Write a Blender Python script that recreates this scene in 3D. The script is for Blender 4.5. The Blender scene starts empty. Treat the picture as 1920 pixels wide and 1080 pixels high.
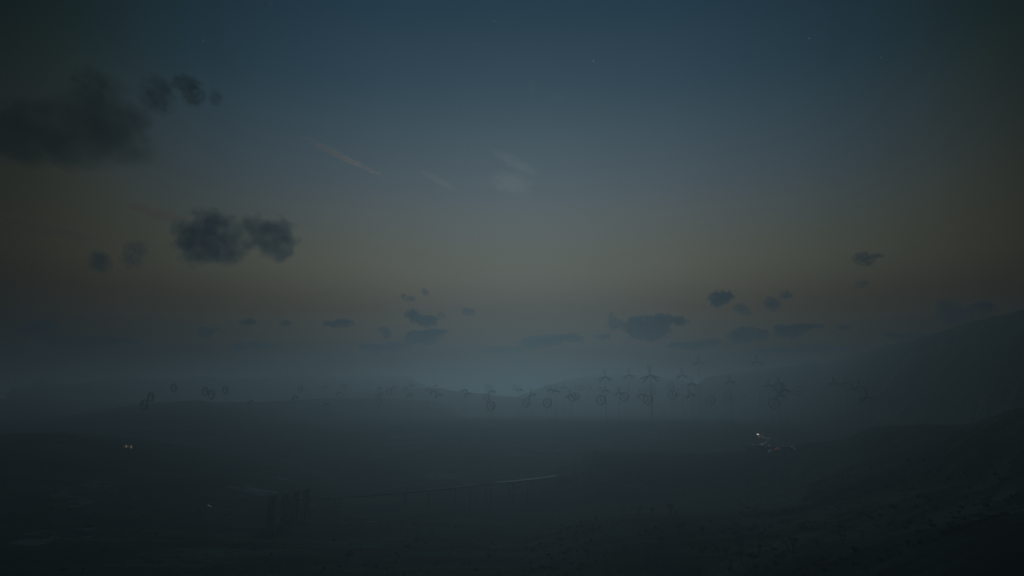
import bpy, bmesh, math, random
import numpy as np
from mathutils import Vector, Matrix

random.seed(7)
rng = np.random.default_rng(11)
C = bpy.context.scene.collection
SC = bpy.context.scene
R = math.radians

# ------------------------------------------------------------------ camera model
FOC = 1200.0                       # focal length in photograph pixels (1920 wide)
PITCH = math.atan(215 / 1200.0)
CAMZ = 68.0


def ray(px, py):
    u = (px - 960.0) / FOC
    v = (540.0 - py) / FOC
    cp, sp = math.cos(PITCH), math.sin(PITCH)
    return Vector((u, cp - v * sp, sp + v * cp))


def at(px, py, d):
    """point seen at a photograph pixel, d metres ahead of the camera"""
    r = ray(px, py)
    k = d / r.y
    return Vector((r.x * k, d, CAMZ + r.z * k))


# ------------------------------------------------------------------ small helpers
def lin(c):
    out = []
    for v in c[:3]:
        v = v / 255.0
        out.append(v / 12.92 if v <= 0.04045 else ((v + 0.055) / 1.055) ** 2.4)
    return (out[0], out[1], out[2], 1.0)


def mesh_obj(name, verts, faces, mat=None, parent=None, smooth=False):
    me = bpy.data.meshes.new(name)
    me.from_pydata([tuple(v) for v in verts], [], faces)
    me.update()
    if mat:
        me.materials.append(mat)
    if smooth:
        me.polygons.foreach_set('use_smooth', [True] * len(me.polygons))
    o = bpy.data.objects.new(name, me)
    C.objects.link(o)
    if parent:
        o.parent = parent
    return o


class MB:
    """collects simple solids into one mesh"""

    def __init__(self):
        self.v, self.f = [], []

    def add(self, vs, fs):
        b = len(self.v)
        self.v += [Vector(p) for p in vs]
        self.f += [tuple(i + b for i in q) for q in fs]

    def box(self, c, s, rz=0.0):
        cx, cy, cz = c
        hx, hy, hz = s[0] / 2, s[1] / 2, s[2] / 2
        co, si = math.cos(rz), math.sin(rz)
        vs = []
        for z in (-hz, hz):
            for x, y in ((-hx, -hy), (hx, -hy), (hx, hy), (-hx, hy)):
                vs.append((cx + x * co - y * si, cy + x * si + y * co, cz + z))
        self.add(vs, [(3, 2, 1, 0), (4, 5, 6, 7), (0, 1, 5, 4), (1, 2, 6, 5), (2, 3, 7, 6), (3, 0, 4, 7)])

    def tube(self, pts, rad, n=8, caps=True):
        pts = [Vector(p) for p in pts]
        if not hasattr(rad, '__len__'):
            rad = [rad] * len(pts)
        vs, fs = [], []
        up = Vector((0, 0, 1))
        for i, p in enumerate(pts):
            a = pts[max(i - 1, 0)]
            b = pts[min(i + 1, len(pts) - 1)]
            t = (b - a).normalized()
            ref = up if abs(t.z) < 0.95 else Vector((1, 0, 0))
            s = t.cross(ref).normalized()
            w = s.cross(t).normalized()
            for k in range(n):
                an = 2 * math.pi * k / n
                vs.append(p + (s * math.cos(an) + w * math.sin(an)) * rad[i])
        for i in range(len(pts) - 1):
            for k in range(n):
                k2 = (k + 1) % n
                fs.append((i * n + k, i * n + k2, (i + 1) * n + k2, (i + 1) * n + k))
        if caps:
            fs.append(tuple(range(n))[::-1])
            fs.append(tuple((len(pts) - 1) * n + k for k in range(n)))
        self.add(vs, fs)

    def ring(self, prof, n=40):
        """lathe of a closed (radius, y) outline about the y axis"""
        m = len(prof)
        vs, fs = [], []
        for k in range(n):
            a = 2 * math.pi * k / n
            for r, y in prof:
                vs.append((r * math.cos(a), y, r * math.sin(a)))
        for k in range(n):
            k2 = (k + 1) % n
            for j in range(m):
                j2 = (j + 1) % m
                fs.append((k * m + j, k * m + j2, k2 * m + j2, k2 * m + j))
        self.add(vs, fs)

    def lathe(self, prof, n=14):
        """open (radius, y) outline about the y axis, closed by its end points"""
        vs, fs = [], []
        m = len(prof)
        for k in range(n):
            a = 2 * math.pi * k / n
            for r, y in prof:
                vs.append((r * math.cos(a), y, r * math.sin(a)))
        for k in range(n):
            k2 = (k + 1) % n
            for j in range(m - 1):
                fs.append((k * m + j, k * m + j + 1, k2 * m + j + 1, k2 * m + j))
        fs.append(tuple(k * m for k in range(n)))
        fs.append(tuple(k * m + m - 1 for k in range(n))[::-1])
        self.add(vs, fs)

    def build(self, name, mat, parent=None, smooth=False):
        return mesh_obj(name, self.v, self.f, mat, parent, smooth)


def tag(o, label=None, cat=None, group=None, kind=None):
    if label:
        o['label'] = label
    if cat:
        o['category'] = cat
    if group:
        o['group'] = group
    if kind:
        o['kind'] = kind
    return o


def empty(name, loc=(0, 0, 0), rz=0.0):
    o = bpy.data.objects.new(name, None)
    C.objects.link(o)
    o.location = loc
    o.rotation_euler = (0, 0, rz)
    return o


def copy_tree(o, parent=None):
    c = o.copy()
    C.objects.link(c)
    c.parent = parent
    for ch in [x for x in o.children]:
        copy_tree(ch, c)
    return c


ONES = ['', 'first', 'second', 'third', 'fourth', 'fifth', 'sixth', 'seventh', 'eighth', 'ninth', 'tenth', 'eleventh',
        'twelfth', 'thirteenth', 'fourteenth', 'fifteenth', 'sixteenth', 'seventeenth', 'eighteenth', 'nineteenth']


def ordinal(n):
    if n < 20:
        return ONES[n]
    t, o = divmod(n, 10)
    names = {2: ('twentieth', 'twenty'), 3: ('thirtieth', 'thirty'), 4: ('fortieth', 'forty'), 5: ('fiftieth', 'fifty'),
             6: ('sixtieth', 'sixty')}
    return names[t][0] if o == 0 else names[t][1] + '-' + ONES[o]


# ------------------------------------------------------------------ materials
def new_mat(name):
    m = bpy.data.materials.new(name)
    m.use_nodes = True
    nt = m.node_tree
    nt.nodes.clear()
    out = nt.nodes.new('ShaderNodeOutputMaterial')
    return m, nt, out


def noise_mat(name, c1, c2, scale=1.0, rough=0.8, metal=0.0, detail=4.0, bump=0.0):
    m, nt, out = new_mat(name)
    b = nt.nodes.new('ShaderNodeBsdfPrincipled')
    tc = nt.nodes.new('ShaderNodeTexCoord')
    nz = nt.nodes.new('ShaderNodeTexNoise')
    nz.inputs['Scale'].default_value = scale
    nz.inputs['Detail'].default_value = detail
    cr = nt.nodes.new('ShaderNodeValToRGB')
    cr.color_ramp.elements[0].position = 0.35
    cr.color_ramp.elements[1].position = 0.65
    cr.color_ramp.elements[0].color = (*c1, 1)
    cr.color_ramp.elements[1].color = (*c2, 1)
    nt.links.new(tc.outputs['Object'], nz.inputs['Vector'])
    nt.links.new(nz.outputs['Fac'], cr.inputs['Fac'])
    nt.links.new(cr.outputs['Color'], b.inputs['Base Color'])
    b.inputs['Roughness'].default_value = rough
    b.inputs['Metallic'].default_value = metal
    if bump:
        bp = nt.nodes.new('ShaderNodeBump')
        bp.inputs['Strength'].default_value = bump
        nt.links.new(nz.outputs['Fac'], bp.inputs['Height'])
        nt.links.new(bp.outputs['Normal'], b.inputs['Normal'])
    nt.links.new(b.outputs['BSDF'], out.inputs['Surface'])
    return m


def lamp_mat(name, col, strength):
    m, nt, out = new_mat(name)
    e = nt.nodes.new('ShaderNodeEmission')
    tc = nt.nodes.new('ShaderNodeTexCoord')
    nz = nt.nodes.new('ShaderNodeTexNoise')
    nz.inputs['Scale'].default_value = 1.5
    mr = nt.nodes.new('ShaderNodeMapRange')
    mr.inputs['To Min'].default_value = strength * 0.75
    mr.inputs['To Max'].default_value = strength * 1.25
    nt.links.new(tc.outputs['Object'], nz.inputs['Vector'])
    nt.links.new(nz.outputs['Fac'], mr.inputs['Value'])
    nt.links.new(mr.outputs['Result'], e.inputs['Strength'])
    e.inputs['Color'].default_value = (*col, 1)
    nt.links.new(e.outputs['Emission'], out.inputs['Surface'])
    m.cycles.emission_sampling = 'NONE'
    return m


M_TURB = noise_mat('turbine_paint', (0.02, 0.02, 0.018), (0.034, 0.033, 0.03), 0.3, 0.6)
M_BLADE = noise_mat('blade_paint', (0.018, 0.018, 0.016), (0.03, 0.03, 0.027), 0.4, 0.6)
M_CONC = noise_mat('weathered_concrete', (0.30, 0.32, 0.29), (0.42, 0.43, 0.40), 0.35, 0.85, bump=0.2)
M_STEEL = noise_mat('dark_steel', (0.03, 0.03, 0.03), (0.06, 0.055, 0.05), 2.0, 0.6)
M_WALL = noise_mat('shack_wall', (0.05, 0.045, 0.04), (0.09, 0.08, 0.07), 0.8, 0.85)
M_ROOF = noise_mat('tin_roof', (0.035, 0.033, 0.032), (0.065, 0.055, 0.05), 1.2, 0.7)
M_BARK = noise_mat('bark', (0.03, 0.022, 0.016), (0.055, 0.042, 0.03), 3.0, 0.95, bump=0.4)
M_LEAF = noise_mat('yucca_leaf', (0.022, 0.028, 0.016), (0.045, 0.05, 0.028), 1.0, 0.8)
M_SCRUB = noise_mat('scrub_leaf', (0.03, 0.04, 0.022), (0.06, 0.075, 0.04), 0.6, 0.9)
M_CARP = noise_mat('car_paint', (0.03, 0.03, 0.032), (0.04, 0.04, 0.042), 2.0, 0.35)
M_GLASS = noise_mat('car_glass', (0.012, 0.013, 0.014), (0.02, 0.02, 0.022), 2.0, 0.1)
M_TYRE = noise_mat('tyre_rubber', (0.012, 0.012, 0.012), (0.022, 0.022, 0.022), 6.0, 0.9)
L_WARM = lamp_mat('warm_light', (1.0, 0.80, 0.55), 2.0)
L_DIM = lamp_mat('dim_light', (1.0, 0.85, 0.68), 0.19)
L_FAINT = lamp_mat('faint_light', (1.0, 0.85, 0.7), 0.085)
L_BRIGHT = lamp_mat('flood_light', (1.0, 0.86, 0.66), 1.2)
L_ORANGE = lamp_mat('orange_light', (1.0, 0.36, 0.12), 0.6)
L_BLUE = lamp_mat('cold_light', (0.35, 0.65, 0.9), 0.3)
L_HEAD = lamp_mat('head_light', (1.0, 0.95, 0.7), 0.5)
L_DOOR = lamp_mat('lit_doorway', (1.0, 0.66, 0.42), 0.07)

# ------------------------------------------------------------------ terrain
# ridges: crest points (photograph pixel x, y, metres ahead), front width, back width
RIDGES = [
    ([(20, 728.4, 1850), (60, 725.2, 1850), (88, 719.6, 1850), (160, 718.8, 1850), (205, 720.4, 1850), (260, 728.4, 1850)], 200, 260),
    ([(40, 757, 1960), (120, 726.9, 1960), (180, 714.6, 1960), (194, 711.1, 1960), (215, 709.6, 1960), (330, 709.3, 1960), (440, 710.1, 1960), (510, 707, 1960), (545, 704.5, 1960),
      (560, 702.7, 1960), (620, 702.4, 1960), (700, 703.5, 1960), (765, 704.5, 1960), (772, 708.5, 1960), (782, 716.7, 1960), (810, 727.5, 1960), (850, 744, 1960), (890, 757, 1960)], 200, 280),
    ([(900, 757, 1900), (960, 748, 1900), (1010, 728.8, 1900), (1060, 713.6, 1900), (1100, 706, 1900), (1130, 702.7, 1900), (1150, 702.2, 1900), (1175, 702.4, 1900), (1195, 704, 1900),
      (1215, 705.5, 1900), (1240, 706.5, 1900), (1265, 709.6, 1900), (1280, 712.6, 1900), (1310, 719.7, 1900), (1360, 736, 1900), (1420, 757, 1900)], 200, 280),
    ([(620, 746, 1600), (655, 735, 1600), (700, 730, 1600), (712, 725.5, 1600), (740, 725, 1600), (746, 728, 1600), (790, 726, 1600),
      (834, 728, 1600), (840, 731.5, 1600), (900, 738, 1600), (980, 744, 1600), (1060, 751, 1600)], 160, 200),
    ([(0, 748.5, 1500), (120, 751.5, 1500), (260, 753, 1500), (420, 754, 1500)], 220, 220),
    ([(60, 806, 1040), (100, 786, 1040), (160, 774, 1040), (250, 760.5, 1040), (300, 756, 1040), (350, 751.5, 1040), (372, 751.2, 1040), (400, 754, 1040),
      (470, 754, 1088), (550, 751, 1144), (640, 746, 1216), (690, 746.5, 1264), (760, 748.8, 1320), (830, 754, 1360)], 200, 240),
    ([(0, 813, 560), (60, 811.5, 560), (120, 811.5, 560), (200, 817, 560), (300, 829, 560), (380, 842, 560), (480, 862, 560), (600, 890, 560), (720, 925, 560)], 130, 120),
    ([(1330, 706, 1650), (1405, 696, 1550), (1451, 691, 1440), (1500, 683, 1323), (1526, 678, 1261), (1531, 680, 1249), (1539, 683.5, 1230), (1570, 676, 1144),
      (1618, 661, 1010), (1718, 634, 830), (1829, 604, 660), (1857, 599, 629), (1920, 585, 560), (2150, 590, 540), (2500, 600, 520)], 240, 380),
    ([(1640, 726, 970), (1700, 698, 862), (1760, 691, 766), (1830, 688.5, 659), (1920, 690, 560), (2100, 700, 544)], 180, 120),
    ([(985, 897, 560), (1000, 889, 560), (1015, 885, 560), (1050, 874, 560), (1085, 865, 560), (1100, 852, 560), (1113, 844, 560), (1180, 845.5, 560),
      (1300, 850, 568), (1400, 846, 570), (1480, 838, 560), (1540, 829, 530), (1580, 822, 500), (1597, 816, 490), (1615, 807, 480), (1640, 800, 470), (1679, 797.5, 455),
      (1734, 795, 430), (1773, 797.5, 415), (1809, 796, 400), (1834, 789, 385), (1857, 782, 370), (1884, 772, 355), (1920, 764, 340), (2100, 730, 300)], 120, 60),
    ([(1520, 905, 380), (1580, 880, 380), (1640, 857, 380), (1690, 840, 375), (1760, 817, 355), (1800, 804, 340), (1840, 792, 325), (1884, 778, 310), (1920, 768, 300), (2150, 715, 260)], 110, 40),
    ([(760, 1110, 330), (880, 1062, 330), (940, 1040, 330), (980, 1024, 330), (1028, 1011, 330), (1088, 987, 330), (1136, 977, 330), (1179, 969, 330), (1220, 967, 330),
      (1255, 967.5, 330), (1291, 969, 330), (1340, 966, 330), (1400, 960, 330), (1460, 955, 325), (1560, 946, 310), (1700, 925, 285), (1920, 885, 255), (2150, 840, 230)], 90, 60),
    ([(1340, 1085, 235), (1375, 1062, 235), (1400, 1047, 235), (1440, 1037, 235), (1470, 1029, 235), (1510, 1023, 235), (1560, 1019, 230), (1650, 1006, 220),
      (1800, 985, 205), (1920, 962, 195), (2200, 910, 180)], 60, 45),
]
RD = []
for pts, wf, wb in RIDGES:
    w = [at(*p) for p in pts]
    RD.append((np.array([p.x / p.y for p in w]), np.array([p.y for p in w]), np.array([p.z for p in w]), wf, wb))


def vnoise(x, y, seed):
    """smooth value noise on arrays"""
    xi, yi = np.floor(x).astype(np.int64), np.floor(y).astype(np.int64)
    fx, fy = x - xi, y - yi
    fx, fy = fx * fx * (3 - 2 * fx), fy * fy * (3 - 2 * fy)

    def hsh(a, b):
        n = (a * 374761393 + b * 668265263 + seed * 974711) & 0x7fffffff
        n = (n ^ (n >> 13)) * 1274126177 & 0x7fffffff
        return ((n ^ (n >> 16)) & 0xffff) / 65535.0 - 0.5
    return ((hsh(xi, yi) * (1 - fx) + hsh(xi + 1, yi) * fx) * (1 - fy) + (hsh(xi, yi + 1) * (1 - fx) + hsh(xi + 1, yi + 1) * fx) * fy)


def fbm(x, y, s, seed, octv=4):
    out, a = 0.0, 1.0
    for k in range(octv):
        out = out + a * vnoise(x / s, y / s, seed + k * 17)
        a *= 0.5
        s *= 0.5
    return out


def height(x, y):
    x = np.asarray(x, float)
    y = np.asarray(y, float)
    r = np.hypot(x, y)
    base = fbm(x, y, 420, 3, 3) * 5.0 * np.clip(r / 900, 0.15, 1.5) + fbm(x, y, 38, 9, 3) * 1.0
    rise = np.clip((y - 500.0) / 340.0, 0, 1)
    base = base + 42.0 * rise * rise * (3 - 2 * rise)     # the plain climbs to a low shelf where the turbines stand
    dip = np.clip((x / np.maximum(y, 1.0) + 0.08) / 0.16, 0, 1)
    base = base - 15.0 * np.exp(-((y - 500.0) / 105.0) ** 2) * dip * (y > 0)      # shallow valley behind the foreground hill
    h = base
    ys = np.maximum(y, 1.0)
    u = x / ys
    for k, (uu, dd, zz, wf, wb) in enumerate(RD):
        dc = np.interp(u, uu, dd)
        zc = np.interp(u, uu, zz)
        span = uu[-1] - uu[0]
        lo = np.clip((u - uu[0]) / (0.06 * span) + 1.0, 0, 1)
        hi = np.clip((uu[-1] - u) / (0.06 * span) + 1.0, 0, 1)
        edge = (lo * lo * (3 - 2 * lo)) * (hi * hi * (3 - 2 * hi))
        det = fbm(x, y, dd.mean() * 0.05, 31 + k, 4) * dd.mean() * 0.0020
        t = (y - dc)
        t = np.where(t < 0, t / wf, t / wb)
        p = np.exp(-t * t) * edge * (y > 20)
        hk = base * (1 - p) + (zc + det) * p
        h = np.where(zc > base, np.maximum(h, hk), h)
    # the hill the picture is taken from
    hill = CAMZ - 1.7 - 0.46 * np.maximum(r - 1.5, 0)
    return np.maximum(h, hill)


def h1(x, y):
    return float(height(np.array([x]), np.array([y]))[0])


def hit(px, py, d0=200.0, d1=6000.0):
    r = ray(px, py)
    r = r / r.y
    ds = np.geomspace(d0, d1, 1500)
    zs = CAMZ + r.z * ds
    hs = height(r.x * ds, ds)
    i = np.argmax(zs <= hs)
    if zs[i] > hs[i]:
        i = len(ds) - 1
    d = ds[i]
    return Vector((r.x * d, d, float(hs[i])))


def build_ground():
    az = np.concatenate([np.linspace(-180, -52, 50)[:-1], np.linspace(-52, 52, 620), np.linspace(52, 180, 50)[1:]])
    az = np.radians(az)
    rr = np.concatenate([[0.3], np.geomspace(1.5, 190, 40)[:-1], np.geomspace(190, 1200, 210)[:-1], np.geomspace(1200, 9000, 240)])
    A, Q = np.meshgrid(az, rr)
    X, Y = Q * np.sin(A), Q * np.cos(A)
    Z = height(X, Y)
    nr, na = X.shape
    co = np.stack([X, Y, Z], -1).reshape(-1, 3).astype(np.float32)
    i = np.arange((nr - 1) * na).reshape(nr - 1, na)[:, :-1]
    q = np.stack([i, i + 1, i + 1 + na, i + na], -1).reshape(-1, 4)
    me = bpy.data.meshes.new('ground')
    me.vertices.add(len(co))
    me.vertices.foreach_set('co', co.ravel())
    me.loops.add(q.size)
    me.loops.foreach_set('vertex_index', q.ravel().astype(np.int32))
    me.polygons.add(len(q))
    me.polygons.foreach_set('loop_start', (np.arange(len(q)) * 4).astype(np.int32))
    me.polygons.foreach_set('loop_total', np.full(len(q), 4, np.int32))
    me.polygons.foreach_set('use_smooth', np.ones(len(q), bool))
    me.update(calc_edges=True)
    me.validate()
    # make sure faces look up
    if me.polygons[len(me.polygons) // 2].normal.z < 0:
        me.flip_normals()
    o = bpy.data.objects.new('ground', me)
    C.objects.link(o)
    me.materials.append(ground_mat())
    tag(o, 'dark desert valley floor rising to bare ridges and foreground hills', kind='structure')
    return o


def ground_mat():
    m, nt, out = new_mat('desert_ground')
    N, L = nt.nodes, nt.links
    b = N.new('ShaderNodeBsdfPrincipled')
    geo = N.new('ShaderNodeNewGeometry')

    def noise(scale, detail=5, sx=1.0, sy=1.0, rough=0.6):
        mp = N.new('ShaderNodeMapping')
        mp.inputs['Scale'].default_value = (sx, sy, 1)
        nz = N.new('ShaderNodeTexNoise')
        nz.inputs['Scale'].default_value = scale
        nz.inputs['Detail'].default_value = detail
        nz.inputs['Roughness'].default_value = rough
        L.new(geo.outputs['Position'], mp.inputs['Vector'])
        L.new(mp.outputs['Vector'], nz.inputs['Vector'])
        return nz.outputs['Fac']

    def ramp(fac, stops):
        cr = N.new('ShaderNodeValToRGB')
        el = cr.color_ramp.elements
        while len(el) < len(stops):
            el.new(0.5)
        for e, (p, c) in zip(el, stops):
            e.position = p
            e.color = (*c, 1) if len(c) == 3 else c
        L.new(fac, cr.inputs['Fac'])
        return cr.outputs['Color']

    def mix(f, a, c):
        mx = N.new('ShaderNodeMix')
        mx.data_type = 'RGBA'
        L.new(f, mx.inputs['Factor'])
        for sock, v in ((mx.inputs[6], a), (mx.inputs[7], c)):
            if isinstance(v, tuple):
                sock.default_value = (*v, 1)
            else:
                L.new(v, sock)
        return mx.outputs[2]

    def math_(op, a, c=None, d=None, clamp=False):
        q = N.new('ShaderNodeMath')
        q.operation = op
        q.use_clamp = clamp
        for s, v in zip(q.inputs, (a, c, d)):
            if v is None:
                continue
            if isinstance(v, (int, float)):
                s.default_value = v
            else:
                L.new(v, s)
        return q.outputs[0]

    big = ramp(noise(0.012, 6), [(0.36, (0.02, 0.034, 0.015)), (0.54, (0.062, 0.10, 0.05)), (0.70, (0.17, 0.23, 0.14))])
    # rows of scrub and drifts lying across the slopes
    rows = ramp(noise(0.05, 5, 0.35, 1.6), [(0.42, (0.25, 0.25, 0.25)), (0.6, (1.0, 1.0, 1.0))])
    mul = N.new('ShaderNodeMix')
    mul.data_type = 'RGBA'
    mul.blend_type = 'MULTIPLY'
    mul.inputs['Factor'].default_value = 1.0
    L.new(big, mul.inputs[6])
    L.new(rows, mul.inputs[7])
    col = mul.outputs[2]
    scr = ramp(noise(0.16, 4), [(0.56, (0, 0, 0)), (0.62, (1, 1, 1))])
    col = mix(scr, col, (0.022, 0.024, 0.016))
    # shallow standing water on the flats
    sep = N.new('ShaderNodeSeparateXYZ')
    L.new(geo.outputs['Position'], sep.inputs[0])
    region = None
    for px, py, hx, hy in ((165, 932, 105, 16), (80, 1010, 95, 22), (470, 918, 60, 8), (585, 948, 22, 9), (690, 972, 40, 8), (690, 899, 20, 4), (530, 897, 18, 4)):
        c = hit(px, py)
        k = c.y / 1200.0
        rx = hx * k
        ry = hy * k / max((CAMZ - c.z) / c.y, 0.02)
        a = math_('DIVIDE', math_('SUBTRACT', sep.outputs[0], c.x), rx)
        e = math_('DIVIDE', math_('SUBTRACT', sep.outputs[1], c.y), ry)
        s = math_('SUBTRACT', 1.0, math_('ADD', math_('MULTIPLY', a, a), math_('MULTIPLY', e, e)), clamp=True)
        region = s if region is None else math_('MAXIMUM', region, s)
    pn = noise(0.09, 5, 0.5, 1.0, 0.65)
    pw = math_('MULTIPLY', math_('SUBTRACT', pn, math_('SUBTRACT', 0.66, math_('MULTIPLY', region, 0.15))), 30.0, clamp=True)
    pool = math_('MULTIPLY', pw, math_('MULTIPLY', region, 5.0, clamp=True), clamp=True)
    col = mix(pool, col, (0.035, 0.04, 0.04))
    L.new(col, b.inputs['Base Color'])
    rg = math_('MULTIPLY_ADD', pool, -0.62, 0.95)
    L.new(rg, b.inputs['Roughness'])
    sp = math_('MULTIPLY_ADD', pool, 0.25, 0.1)
    L.new(sp, b.inputs['Specular IOR Level'])
    bp = N.new('ShaderNodeBump')
    bp.inputs['Distance'].default_value = 1.2
    L.new(math_('MULTIPLY_ADD', pool, -0.6, 0.6), bp.inputs['Strength'])
    L.new(noise(0.3, 5), bp.inputs['Height'])
    L.new(bp.outputs['Normal'], b.inputs['Normal'])
    L.new(b.outputs['BSDF'], out.inputs['Surface'])
    return m


build_ground()

# ------------------------------------------------------------------ wheel turbines
WIND = R(-31)                      # every rotor is turned into the same wind
RW = 16.0                          # wheel radius


def make_wheel(full=False):
    root = empty('ring_wind_turbine')
    # duct: a hoop with an aerofoil section
    m = MB()
    m.ring([(RW * 0.875, -0.15 * RW), (RW * 0.95, -0.19 * RW), (RW * 1.0, -0.12 * RW), (RW * 0.995, 0.15 * RW), (RW * 0.94, 0.18 * RW), (RW * 0.88, 0.03 * RW)], 44)
    duct = m.build('duct_ring', M_TURB, root, True)
    m = MB()
    m.lathe([(0.05, -2.4), (0.7, -2.0), (1.05, -1.2), (1.1, 0.6), (0.95, 3.0), (0.5, 4.2)], 14)
    nac = m.build('nacelle', M_TURB, root, True)
    if full:
        m = MB()
        m.tube([(0, 4.0, 0), (0, 12.0, 0.5)], [0.35, 0.25], 8)
        m.add([(-.12, 12, -0.4), (.12, 12, -0.4), (.12, 18.5, -0.2), (-.12, 18.5, -0.2), (-.12, 12, 1.2), (.12, 12, 1.2), (.12, 18.5, 1.8), (-.12, 18.5, 1.8)],
              [(3, 2, 1, 0), (4, 5, 6, 7), (0, 1, 5, 4), (1, 2, 6, 5), (2, 3, 7, 6), (3, 0, 4, 7)])
        m.build('tail_vane', M_TURB, nac)
    # blades
    bl = []
    for k in range(3):
        m = MB()
        vs, fs = [], []
        for i in range(6):
            s = i / 5.0
            r = RW * (0.05 + 0.86 * s)
            ch = 0.15 * RW * (1 - 0.45 * s)
            tw = R(58 - 40 * s)
            for a, t in ((-0.5, 0.0), (0.0, 0.10), (0.5, 0.0), (0.0, -0.06)):
                cx, cy = a * ch, t * ch
                vs.append((cx * math.cos(tw) - cy * math.sin(tw), -1.3 + cx * math.sin(tw) + cy * math.cos(tw), r))
        for i in range(5):
            for j in range(4):
                j2 = (j + 1) % 4
                fs.append((i * 4 + j, i * 4 + j2, i * 4 + 4 + j2, i * 4 + 4 + j))
        fs += [(3, 2, 1, 0), (20, 21, 22, 23)]
        m.add(vs, fs)
        o = m.build('blade', M_BLADE, root)
        o.rotation_euler = (0, R(120 * k), 0)
        bl.append(o)
    # fixed struts behind the rotor
    for k in range(3):
        m = MB()
        m.tube([(0, 1.6, 0.9), (0, 1.3, RW * 0.94)], [0.26, 0.2], 6)
        o = m.build('strut', M_TURB, root)
        o.rotation_euler = (0, R(120 * k + 62), 0)
    # hooked arm that carries the wheel from below
    m = MB()
    pts = []
    for i in range(13):
        s = i / 12.0
        an = R(-8 - 82 * s)
        pts.append((0, RW * 0.78 * math.cos(an), RW * 1.16 * math.sin(an)))
    pts = [(0, 3.4, 0)] + pts
    m.tube(pts, [0.5] + [0.5 + 0.25 * i / 12 for i in range(13)], 8)
    yoke = m.build('hook_arm', M_TURB, root, True)
    m = MB()
    m.tube([(0, 0, 0), (0.25, 0, 0.45), (0, 0, 0.93), (0, 0, 1.0)], [1.0, 0.9, 0.72, 0.95], 10)
    mast = m.build('mast', M_TURB, root)
    return root


def make_fork():
    """three-armed rotor, every arm split into two flat blades; unit arm length 20 m"""
    L = 20.0
    root = empty('forked_wind_turbine')
    m = MB()
    m.lathe([(0.1, -1.6), (0.75, -1.2), (1.0, -0.4), (1.0, 0.5), (0.7, 0.9)], 12)
    m.build('hub', M_TURB, root, True)
    m = MB()
    m.box((0, 2.6, 0.1), (1.7, 4.2, 1.7))
    m.box((0, 4.9, 0.2), (1.2, 0.6, 1.2))
    m.build('nacelle', M_TURB, root)
    for k in range(3):
        for s in (-1, 1):
            th = R(90 + 120 * k + s * 10.5)
            rad = Vector((math.cos(th), 0, math.sin(th)))
            tan = Vector((-math.sin(th), 0, math.cos(th)))
            chd = (tan * 0.76 + Vector((0, 0.65, 0))).normalized()
            nrm = rad.cross(chd).normalized()
            m = MB()
            vs, fs = [], []
            prof = ((0.03, 0.04), (0.16, 0.075), (0.33, 0.135), (0.62, 0.13), (0.9, 0.105), (1.0, 0.06))
            for q, w in prof:
                c = rad * (q * L) + Vector((0, -0.3, 0))
                for a, t in ((-0.5, 0.0), (-0.1, 0.1), (0.5, 0.0), (-0.1, -0.08)):
                    vs.append(c + chd * (a * w * L) + nrm * (t * w * L))
            for i in range(len(prof) - 1):
                for j in range(4):
                    j2 = (j + 1) % 4
                    fs.append((i * 4 + j, i * 4 + j2, i * 4 + 4 + j2, i * 4 + 4 + j))
            e = (len(prof) - 1) * 4
            fs += [(3, 2, 1, 0), (e, e + 1, e + 2, e + 3)]
            m.add(vs, fs)
            m.build('blade', M_BLADE, root)
    m = MB()
    m.tube([(0, 0, 0), (0, 0, 0.3), (0, 0, 1.0)], [1.25, 1.0, 0.72], 12)
    mast = m.build('mast', M_TURB, root)
    return root


def place_turbine(proto, hub, spin, s, mast_w, full=False):
    t = copy_tree(proto)
    gz = h1(hub.x, hub.y)
    gz = min(gz, hub.z - 24 * s)
    h = hub.z - gz
    t.location = (hub.x, hub.y, gz)
    t.rotation_euler = (0, 0, WIND)
    t.scale = (s, s, s)
    hl = h / s
    for ch in t.children:
        nm = ch.name.split('.')[0]
        if nm == 'mast':
            top = hl - (RW * 1.14 if proto.name.startswith('ring') else 0.0)
            ch.scale = (mast_w * 0.55, mast_w * 0.55, top)
            if not proto.name.startswith('ring'):
                ch.location = (0, 1.6, 0)
        else:
            ch.location = (0, 0, hl)
            if nm == 'blade' or nm == 'hub':
                e = ch.rotation_euler.copy()
                ch.rotation_euler = (0, e.y - spin, 0)
    return t


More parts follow.
